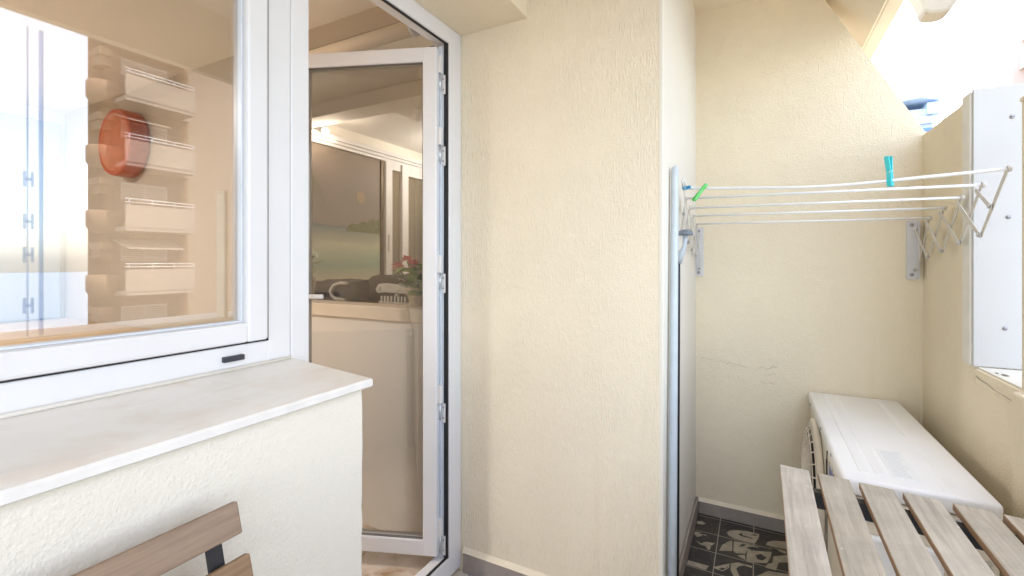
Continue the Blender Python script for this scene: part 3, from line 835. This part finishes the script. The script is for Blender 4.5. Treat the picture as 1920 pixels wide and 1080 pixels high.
# ------------------------------------------------------------------ clothes airer
t = empty('clothes_airer', (.17, 2.6, .05), 'extending wall mounted clothes airer with five white rods', 'clothes airer')
for x in (-.267, .595):
    mb = MB(); mb.box((x-.020,2.592,-.078), (x+.020,2.5985,.178), .0015)
    mb.box((x+.016 if x > 0 else x-.020,2.566,-.074), (x+.020 if x > 0 else x-.016,2.592,.172), .001)
    b = mb.build('bracket', MAT['bracket'], t)
    for z in (.158,-.058):
        mb = MB(); mb.lathe([(.0075,0), (.0075,-.0015), (.005,-.0035), (.001,-.004)], (x-.002,2.592,z), 'y', 14); mb.build('screw', MAT['screw'], b)
RN = dict(pt=(2.568,.135), pb=(2.568,-.038), r1=(2.398,.171), b1=(2.407,.019), t1=(2.414,.160), r2=(2.238,.195), t2=(2.259,.180), b2=(2.248,.039),
          r3=(2.07,.213), t3=(2.09,.198), b3=(2.08,.064), r4=(1.911,.232), t4=(1.935,.217), b4=(1.915,.081), r5=(1.748,.252), m5=(1.839,.160))
# left end: same linkage, less extended
def left(n):
    y, z = RN[n]
    key = [(2.568,2.568,0), (2.398,2.417,.011), (2.238,2.266,.013), (2.07,2.147,.019), (1.911,2.026,.027), (1.748,1.975,.042)]
    for (a, A, da), (b, B, db) in zip(key, key[1:]):
        if b <= y <= a+.2 and (y <= a or a == 2.568):
            f = (a-y)/(a-b); return (A+(B-A)*f, z+da+(db-da)*f)
    return (y, z)
LN = {k: left(k) for k in RN}
links = [('pt','b1',0), ('pb','r1',1), ('t1','b2',0), ('b1','r2',1), ('t2','b3',0), ('b2','r3',1), ('t3','b4',0), ('b3','r4',1), ('t4','m5',0), ('b4','r5',1)]
def bar(a, b, x, w=.0145, th=.0022):
    A = Vector((x, a[0], a[1])); B = Vector((x, b[0], b[1])); d = (B-A).normalized(); n = Vector((0, -d.z, d.y))*w/2
    A -= d*.006; B += d*.006
    mb.prism([A-n*.6, A-n, B-n, B-n*.6+d*.003, B+n*.6+d*.003, B+n, A+n, A-d*.003+n*.6, A-d*.003-n*.6], (th,0,0))
for nodes, x0 in ((RN, .600), (LN, -.2635)):
    for a, b, lay in links:
        mb = MB(); bar(nodes[a], nodes[b], x0+(-.004 if lay == 0 else .0015)); mb.build('scissor_arm', MAT['arm'], t)
    for k in ('b1','b2','b3','b4','m5','pt','pb'):
        mb = MB(); y, z = nodes[k]; mb.lathe([(.0065,-.008), (.0065,-.0055), (.0045,-.005), (.0045,.006), (.001,.0065)], (x0,y,z), 'x', 14)
        mb.build('rivet', MAT['alu'], t)
    for k in range(1, 6):
        mb = MB(); y, z = nodes['r%d' % k]; mb.lathe([(.0075,-.004), (.0085,-.003), (.0085,.003), (.0075,.004)], (x0+.006,y,z), 'x', 16)
        mb.build('rod_collar', MAT['arm'], t)
for k in range(1, 6):
    l = (-.26, *LN['r%d' % k]); r = (.606, *RN['r%d' % k])
    l, r = Vector(l), Vector(r)
    pts = [l.lerp(r, i/24) for i in range(25)] if k == 5 else [l, r]
    if k == 5:
        for p, i in zip(pts, range(25)):
            u = i/24; p.z -= .025*(u/.52 if u < .52 else (1-u)/.48) - .003*math.exp(-((u-.52)/.06)**2)
    mb = MB(); mb.tube(pts, .0049 if k == 5 else .0044, 12); mb.build('rod', MAT['rod'], t)

# pegs
def peg(name, label, c, M3, mat, ln=.075):
    t = empty(name, c, label, 'clothes peg', 'clothes pegs on the airer')
    M = Matrix.Translation(c) @ M3.to_4x4()
    s_ = ln/.075
    for sgn in (-1, 1):
        mb = MB()
        prof = [(0,.0), (.0045,-.003), (.0065,.010), (.0045,.020), (.0050,.040), (.0085,.072), (.0060,.075), (.0035,.060), (.0012,.036), (.0008,.012)]
        mb.prism([(sgn*x*s_, -.0055*s_, z*s_) for x, z in prof], (0,.011*s_,0), M=M, bevel=.0006)
        mb.build('jaw', mat, t)
    mb = MB()
    pts = [(.0062*s_*math.cos(a), -.0065*s_+.0013*s_*a/1.2, (.033+.0032*math.sin(a))*s_) for a in [i*.7 for i in range(16)]]
    mb.tube(pts, .0009*s_, 6, M=M); mb.build('spring', MAT['alu'], t)
    return t
peg('clothes_peg', 'turquoise clothes peg standing upright on the front rod', Vector((.363,1.81,.234)), Matrix.Rotation(R(48),3,'Z') @ Matrix.Rotation(R(-4),3,'X') @ Matrix.Rotation(R(0),3,'Y'), MAT['turq'], .092)
peg('clothes_peg', 'green clothes peg tilted across the two front rods', Vector((-.176,1.945,.298)), Matrix.Rotation(R(27.9),3,'Z') @ Matrix.Rotation(R(-142),3,'Y') @ Matrix.Rotation(R(80),3,'Z'), MAT['green'], .080)
t = peg('clothes_peg', 'small blue clothes peg on the rod end beside the pole', Vector((-.262,1.972,.294)), Matrix.Rotation(R(20),3,'Z') @ Matrix.Rotation(R(97),3,'X') @ Matrix.Rotation(R(20),3,'Z'), MAT['blue'], .085)
mb = MB(); mb.tube([(-.264,1.965,.297), (-.268,1.962,.322), (-.264,1.962,.334), (-.257,1.962,.322), (-.255,1.965,.299)], .0022, 8); mb.build('wire_loop', MAT['alu'], t)

# pole, wall hook and dark stick on the pillar side
mb = MB()
A = Vector((-.2640,1.690,FZ+.002)); B = Vector((-.2660,1.775,.335))
mb.tube([A, A.lerp(B,.3), A.lerp(B,.7), B, B+Vector((0,0,.008)), B+Vector((0,0,.013))], [.0185,.0178,.0165,.0155,.0125,.006], 20)
for v in mb.bm.verts: v.co.x = -.2640+(v.co.x+.2640)*.85
tag(mb.build('storage_pole', MAT['pole']), 'tall blue grey pole leaning against the white pillar side', 'pole')
t = empty('wall_hook', (-.275,1.93,.10), 'grey mushroom topped hook sticking out behind the pole', 'hook')
mb = MB(); mb.box((-.2835,1.90,.06), (-.279,1.96,.30), .001); mb.build('back_plate', MAT['rod'], t)
mb = MB(); mb.lathe([(.027,-.010), (.029,-.004), (.026,.006), (.016,.012), (.002,.014)], (-.2495,1.93,.112), 'z', 24); mb.build('cap', MAT['hook'], t)
mb = MB(); mb.tube([(-.250,1.93,.104), (-.252,1.93,.07), (-.258,1.93,.045), (-.264,1.93,.035), (-.268,1.93,.02), (-.268,1.93,-.01)], [.010,.008,.010,.014,.012,.005], 14); mb.build('stem', MAT['hook_light'], t)
mb = MB(); mb.tube([(-.2720,1.88,FZ+.002), (-.2735,1.93,-.06), (-.2735,1.933,.005)], [.0055,.005,.004], 12)
tag(mb.build('broom_stick', MAT['black']), 'thin dark stick standing in the shadow behind the pole', 'stick')

# ------------------------------------------------------------------ air conditioner outdoor unit
t = empty('air_conditioner', (.37, 2.1, FZ), 'white outdoor air conditioning unit along the parapet under the airer', 'air conditioner')
X0, X1, Y0, Y1, ZT = .212, .548, 1.60, 2.585, -.610
mb = MB()
mb.box((X0+.006,Y0+.008,-1.235), (X1-.004,Y1-.006,ZT-.055), .012, seg=3)
for y in (1.75, 2.43): mb.box((X0-.01,y-.02,FZ+.001), (X1+.01,y+.02,-1.2345), .003)
mb.build('casing', MAT['ac_front'], t)
mb = MB(); mb.box((X0,Y0,ZT-.050), (X1,Y1,ZT), .013, seg=3)
for f in mb.bm.faces: f.smooth = True
cv = mb.build('top_cover', MAT['ac'], t)
mb = MB()   # shallow pressed ribs of the cover
for x in (.262, .300, .455):
    mb.box((x,1.66,ZT-.002), (x+.022,2.53,ZT+.0016), .0012)
mb.build('pressed_rib', MAT['ac'], cv)
mb = MB(); mb.box((.338,1.660,ZT-.001), (.403,1.885,ZT+.0018), .0008)
lb = mb.build('warning_plate', plain('embossed_pale_label', (.80,.80,.79), .5), cv)
mb = MB()
random.seed(5)
for k in range(17):
    y = 1.676+.0118*k
    mb.box((.345,y,ZT+.0017), (.395-random.uniform(0,.016),y+.004,ZT+.0026))
mb.build('raised_print', plain('worn_label_print', (.68,.68,.67), .5), lb)
for (x, y, z) in ((X0-.001,2.474,-.645), (X0-.001,2.094,-.632), (X0-.001,1.82,-.630)):
    mb = MB(); mb.lathe([(.006,0), (.006,-.002), (.004,-.003)], (x+.002,y,z), 'x', 12); mb.build('screw', MAT['screw'], t)
for (x, z) in ((.300,-.648), (.520,-.645)):
    mb = MB(); mb.lathe([(.0085,0), (.0085,-.003), (.006,-.006), (.001,-.007)], (x,Y0-.001,z), 'y', 16); mb.build('screw', MAT['alu'], t)
# fan guard on the front (faces the pillar)
fc = Vector((X0+.006, 2.255, -.905))
mb = MB(); mb.lathe([(.255,-.002), (.252,-.016), (.240,-.022), (.224,-.022), (.218,-.014), (.218,-.002)], fc, 'x', 64)
g = mb.build('fan_guard_ring', MAT['ac_front'], t)
mb = MB(); mb.lathe([(.214,-.004), (.214,-.006)], fc, 'x', 48); mb.build('fan_opening', MAT['dark'], g)
mb = MB()
for r_ in [.03+.0137*i for i in range(15)]:
    mb.tube([fc+Vector((-.022-.036*(1-(r_/.222)**2)**.5, r_*math.cos(a), r_*math.sin(a))) for a in [2*math.pi*i/48 for i in range(49)]], .0022, 5, caps=False)
for k in range(28):
    a = 2*math.pi*k/28
    mb.tube([fc+Vector((-.022-.034*(1-(q_/.222)**2)**.5, q_*math.cos(a+q_), q_*math.sin(a+q_))) for q_ in (.03,.08,.13,.17,.20,.2215)], .0026, 5)
mb.lathe([(.034,-.050), (.030,-.062)], fc, 'x', 20)
mb.build('fan_grille', MAT['ac_front'], g)
# seam and grip of the front service panel, printed maker's mark
mb = MB(); mb.box((X0+.004,1.963,-1.20), (X0+.0072,1.969,-.668)); mb.box((X0+.003,1.957,-.80), (X0+.0075,1.976,-.70)); mb.build('panel_seam', MAT['dark'], t)
mb = MB()
for k, (y, h) in enumerate(((1.80,.060), (1.818,.05), (1.833,.062), (1.852,.05), (1.87,.056), (1.888,.042), (1.905,.06))):
    mb.box((X0+.0045,y,-.745), (X0+.0056,y+.008,-.745+h))
mb.build('printed_mark', MAT['ink'], t)
# near end : service cover, grip recess and wire mesh
mb = MB(); mb.box((X0+.03,Y0+.002,-.725), (X1-.03,Y0+.0085,-.672), .002); mb.build('end_strip', MAT['alu'], t)
mb = MB(); mb.box((X0+.05,Y0-.016,-1.12), (.43,Y0+.0078,-.755), .010, seg=3); ec = mb.build('valve_cover', MAT['ac'], t)
mb = MB(); mb.box((.335,Y0-.0175,-.92), (.40,Y0-.0150,-.84), .001); mb.build('grip_recess', plain('brown_recess', (.16,.11,.08), .7), ec)
mb = MB()
for k in range(18): mb.box((.442+.0048*k,Y0+.003,-1.15), (.4435+.0048*k,Y0+.0065,-.76))
for k in range(50): mb.box((.440,Y0+.0015,-1.15+.0078*k), (.53,Y0+.0029,-1.1485+.0078*k))
mb.build('wire_mesh', MAT['panel_edge'], t)

# ------------------------------------------------------------------ slatted table
t = empty('slatted_table', (.3, 1.0, FZ), 'weathered grey wooden slatted folding table in front of the air conditioner', 'table')
TZ = -.55
ends = [(.054,.120,1.453), (.139,.205,1.440), (.224,.290,1.428), (.306,.372,1.415), (.393,.459,1.405), (.473,.538,1.394)]
for i, (xa, xb, ye) in enumerate(ends):
    mb = MB()
    sk_ = -.009
    poly = [(xa,ye,TZ), (xb,ye-.008,TZ), (xb-.006,.72,TZ), (xa-.006,.72,TZ)]
    mb.prism([(p[0],p[1],TZ-.017) for p in poly], (0,0,.017), bevel=.0022)
    bmesh.ops.recalc_face_normals(mb.bm, faces=mb.bm.faces[:])
    for f in mb.bm.faces: f.material_index = 0 if f.normal.z > .8 else 1
    mb.build('slat', [MAT['table_wood'], MAT['table_side']], t)
mb = MB()
mb.prism([(.062,1.392,TZ-.0185), (.545,1.332,TZ-.0185), (.545,1.306,TZ-.0185), (.062,1.366,TZ-.0185)], (0,0,-.038)); mb.build('crossbar', MAT['black'], t)
mb = MB(); mb.box((.05,.80,TZ-.048), (.545,.82,TZ-.0185)); mb.build('crossbar', MAT['black'], t)
for x in (.085, .50):
    for ya, yb in ((1.36, .80), (.80, 1.34)):
        mb = MB(); d = .012 if yb > ya else -.012
        mb.prism([(x+d-.004,ya-.014,TZ-.049), (x+d-.004,ya+.014,TZ-.049), (x+d-.004,yb+.014,FZ+.003), (x+d-.004,yb-.014,FZ+.003)], (.008,0,0)); mb.build('leg', MAT['black'], t)
# ------------------------------------------------------------------ slatted chair
t = empty('slatted_chair', (-.6, .26, FZ), 'brown slatted folding chair with black frame, back against the low wall', 'chair')
def chair_slat(xc, zt, zb, y0, y1, tilt):
    mb = MB()
    M = Matrix.Translation((xc, 0, (zt+zb)/2)) @ Matrix.Rotation(tilt, 4, 'Y')
    h = (zt-zb)/2
    mb.box((-.007,y0,-h), (.007,y1,h), .003, M=M)
    return mb.build('slat', MAT['chair_wood'], t)
TL = R(-17)
chair_slat(-.758, -.396, -.447, .055, .466, TL)
chair_slat(-.728, -.474, -.525, .050, .468, TL)
chair_slat(-.704, -.552, -.603, .050, .468, TL)
for y in (.415, .085):
    mb = MB(); mb.prism([(-.768,y,-.405), (-.770,y+.024,-.405), (-.692,y+.024,-.68), (-.69,y,-.68)], (-.006,0,.0)); mb.build('back_upright', MAT['black'], t)
    mb = MB(); mb.prism([(-.70,y,-.68), (-.675,y,-.68), (-.33,y,FZ+.002), (-.355,y,FZ+.002)], (0,.010,0)); mb.build('leg', MAT['black'], t)
    mb = MB(); mb.prism([(-.42,y+.012,-.865), (-.395,y+.012,-.865), (-.72,y+.012,FZ+.002), (-.745,y+.012,FZ+.002)], (0,.010,0)); mb.build('leg', MAT['black'], t)
for k in range(5):
    mb = MB(); x = -.70+.075*k; mb.box((x,.04,-.865), (x+.055,.475,-.850), .003); mb.build('seat_slat', MAT['chair_wood'], t)

# ------------------------------------------------------------------ buildings round about
TX = 24.0
t = empty('apartment_tower', (TX+4, 11.5, -16), 'tan apartment tower with white balconies, mirrored in the window', 'building')
mb = MB(); mb.prism([(TX,10.0,-16), (TX,13.5,-16), (TX+10,17.4,-16), (TX+10,14.2,-16)], (0,0,46)); mb.prism([(TX+.6,9.62,-16), (TX+.6,10.4,-16), (TX+8,13.4,-16), (TX+8,12.7,-16)], (0,0,46)); mb.build('wall', MAT['tower'], t)
FH = 2.9
for k in range(-5, 8):
    zr = 1.55 + FH*k          # bottom of the balcony front
    if zr > 27: break
    mb = MB(); mb.box((TX-1.6,10.15,zr-.18), (TX,13.0,zr)); mb.box((TX-1.62,10.15,zr), (TX-1.5,13.0,zr+.98)); mb.box((TX-1.5,12.9,zr), (TX,13.0,zr+.98))
    b = mb.build('balcony', MAT['tower_white'], t)
    mb = MB()
    for zz in (1.10, 1.24): mb.tube([(TX-1.55,10.15,zr+zz), (TX-1.55,13.0,zr+zz)], .03, 6)
    for yy in (10.3, 11.2, 12.1, 12.95): mb.tube([(TX-1.55,yy,zr+.98), (TX-1.55,yy,zr+1.24)], .025, 6)
    mb.build('railing', MAT['rail'], b)
    mb = MB(); mb.lathe([(.45,0), (.62,.22), (.66,.30), (.66,.98), (.60,1.02), (.55,.80)], (TX-.05,10.0,zr-.28), 'z', 16)
    mb.build('side_balcony', MAT['tower'], t)
    mb = MB(); mb.box((TX-.5,9.62,zr+1.9), (TX+.6,10.14,zr+2.2)); mb.box((TX-.3,9.72,zr+1.5), (TX+.6,10.14,zr+1.901)); mb.build('cornice', MAT['tower'], t)
    if k % 3 == 0:
        mb = MB(); mb.box((TX-1.47,10.5,zr+.2), (TX-1.1,10.9,zr+1.25)); mb.build('awning_box', MAT['tower_dark'], t)
    if k % 2:
        mb = MB(); mb.prism([(TX-.02,10.3,zr+2.4), (TX-1.45,10.3,zr+1.95), (TX-1.45,10.3,zr+1.90), (TX-.02,10.3,zr+2.30)], (0,1.4+.3*(k % 4),0)); mb.build('awning', MAT['tower_white'], t)
    mb = MB(); mb.box((TX-.45,9.7,zr-.20), (TX-.001,13.4,zr+.25), .03); mb.build('floor_band', MAT['tower_white'], t)
    mb = MB(); mb.box((TX-.03,10.2,zr+.26), (TX+.001,13.1,zr+2.5)); mb.build('recess', MAT['tower_dark'], t)
    mb = MB(); mb.box((TX-.07,10.6,zr+1.35), (TX-.032,12.5,zr+2.15)); w = mb.build('window', MAT['shutter'], t)
    mb = MB()
    for q in range(7): mb.box((TX-.082,10.65,zr+1.40+.1*q), (TX-.071,11.5,zr+1.44+.1*q)); mb.box((TX-.082,11.6,zr+1.40+.1*q), (TX-.071,12.45,zr+1.44+.1*q))
    mb.build('louvre', MAT['tower_dark'], w)
t = empty('plain_building', (TX+4, 20, -16), 'plain peach facade beside the mirrored tower', 'building')
mb = MB(); mb.box((TX+.2,13.5,-16), (TX+9,34,30)); mb.build('wall', MAT['facade'], t)
t = empty('pink_building', (16, 36, -16), 'pale pink building peeping over the white panel', 'building')
mb = MB(); mb.box((12.27,35,-16), (24,44,11.40)); mb.box((12.46,35.05,11.40), (24,44,11.9)); mb.box((12.62,34.9,11.9), (24,44,14)); mb.build('wall', MAT['pinkb'], t)
mb = MB(); mb.prism([(12.52,34.2,10.35), (12.52,35,10.35), (12.52,35,10.9), (12.52,34.2,10.62)], (8,0,0)); mb.build('balcony', MAT['pinkb'], t)
t = empty('blue_building', (12, 64, -16), 'small blue and white building in the gap of the walls', 'building')
mb = MB(); mb.box((6,60.4,-16), (15.4,72,15.3)); mb.build('wall', MAT['bwhite'], t)
mb = MB(); mb.prism([(6,60,15.75), (14.3,59.2,16.1), (15.95,60,15.9), (15.95,71,15.9), (6,71,15.75)], (0,0,.25)); mb.box((14.9,59.95,14.6), (15.9,70,15.74)); mb.build('roof', MAT['blueglass'], t)
mb = MB(); mb.box((6,60.1,13.75), (15.88,60.39,14.45)); mb.build('window', MAT['blueglass'], t)
mb = MB(); mb.box((6,59.9,12.95), (15.5,60.3,13.25)); mb.build('awning', MAT['bluedark'], t)
mb = MB(); mb.box((12.6,60.6,15.9), (12.75,60.75,17.4)); mb.box((12.35,60.5,17.3), (12.98,60.8,17.55)); mb.build('chimney', MAT['bwhite'], t)

# ------------------------------------------------------------------ light
w = bpy.data.worlds.new('World'); S.world = w; w.use_nodes = True
nt = w.node_tree; bg = nt.nodes['Background']
sky = nt.nodes.new('ShaderNodeTexSky'); sky.sky_type = 'NISHITA'; sky.sun_disc = False
SUN_EL, SUN_AZ = R(74), R(-70)      # azimuth from +Y towards +X
sky.sun_elevation = SUN_EL; sky.sun_rotation = SUN_AZ
sky.air_density = 1.0; sky.dust_density = 1.2; sky.ozone_density = 1.0
hs = nt.nodes.new('ShaderNodeHueSaturation'); hs.inputs['Saturation'].default_value = .52
L(nt, sky.outputs[0], hs.inputs['Color']); L(nt, hs.outputs[0], bg.inputs[0]); bg.inputs[1].default_value = .12
sl = bpy.data.lights.new('sun', 'SUN'); sl.energy = 2.6; sl.angle = R(.5); sl.color = (1, .95, .87)
so = bpy.data.objects.new('sun', sl); COL.objects.link(so)
dirv = Vector((math.sin(SUN_AZ)*math.cos(SUN_EL), math.cos(SUN_AZ)*math.cos(SUN_EL), math.sin(SUN_EL)))
so.rotation_euler = dirv.to_track_quat('Z', 'Y').to_euler()
def lamp(name, loc, e, col, r):
    l = bpy.data.lights.new(name, 'POINT'); l.energy = e; l.color = col; l.shadow_soft_size = r
    o = bpy.data.objects.new(name, l); o.location = loc; COL.objects.link(o)
al = bpy.data.lights.new('ceiling_lamp_light', 'AREA'); al.shape = 'DISK'; al.size = .35; al.energy = 11; al.color = (1, .96, .91)
ao = bpy.data.objects.new('ceiling_lamp_light', al); ao.location = (-3.6,-.30,1.14); COL.objects.link(ao)
lamp('corner_glow_fill', (-4.2,.35,.95), 1.0, (1, .80, .58), .08)  # added point fill without a fitting, for the warm glow in the corner
lamp('spotlight_light', (-3.08,2.66,1.00), 0.7, (1, .86, .70), .04)
lamp('hatch_room_light', (-2.6,3.9,.95), 3.0, (1, .94, .85), .1)

# ------------------------------------------------------------------ camera
F, VX, V0 = 870.0, 1420.0, 490.0
cam = bpy.data.cameras.new('camera'); co = bpy.data.objects.new('camera', cam); COL.objects.link(co)
cam.sensor_width = 36; cam.lens = F/1920*36; cam.shift_y = -(540-V0)/1920
cam.clip_start = .02; cam.clip_end = 3000
co.location = (0,0,0); co.rotation_euler = (R(90), 0, math.atan((VX-960)/F))
S.camera = co
S.view_settings.view_transform = 'Standard'; S.view_settings.look = 'None'
S.view_settings.exposure = 3.07; S.view_settings.gamma = 1
S.cycles.use_denoising = True
S.cycles.max_bounces = 10; S.cycles.diffuse_bounces = 6; S.cycles.transparent_max_bounces = 16
S.cycles.sample_clamp_indirect = 8
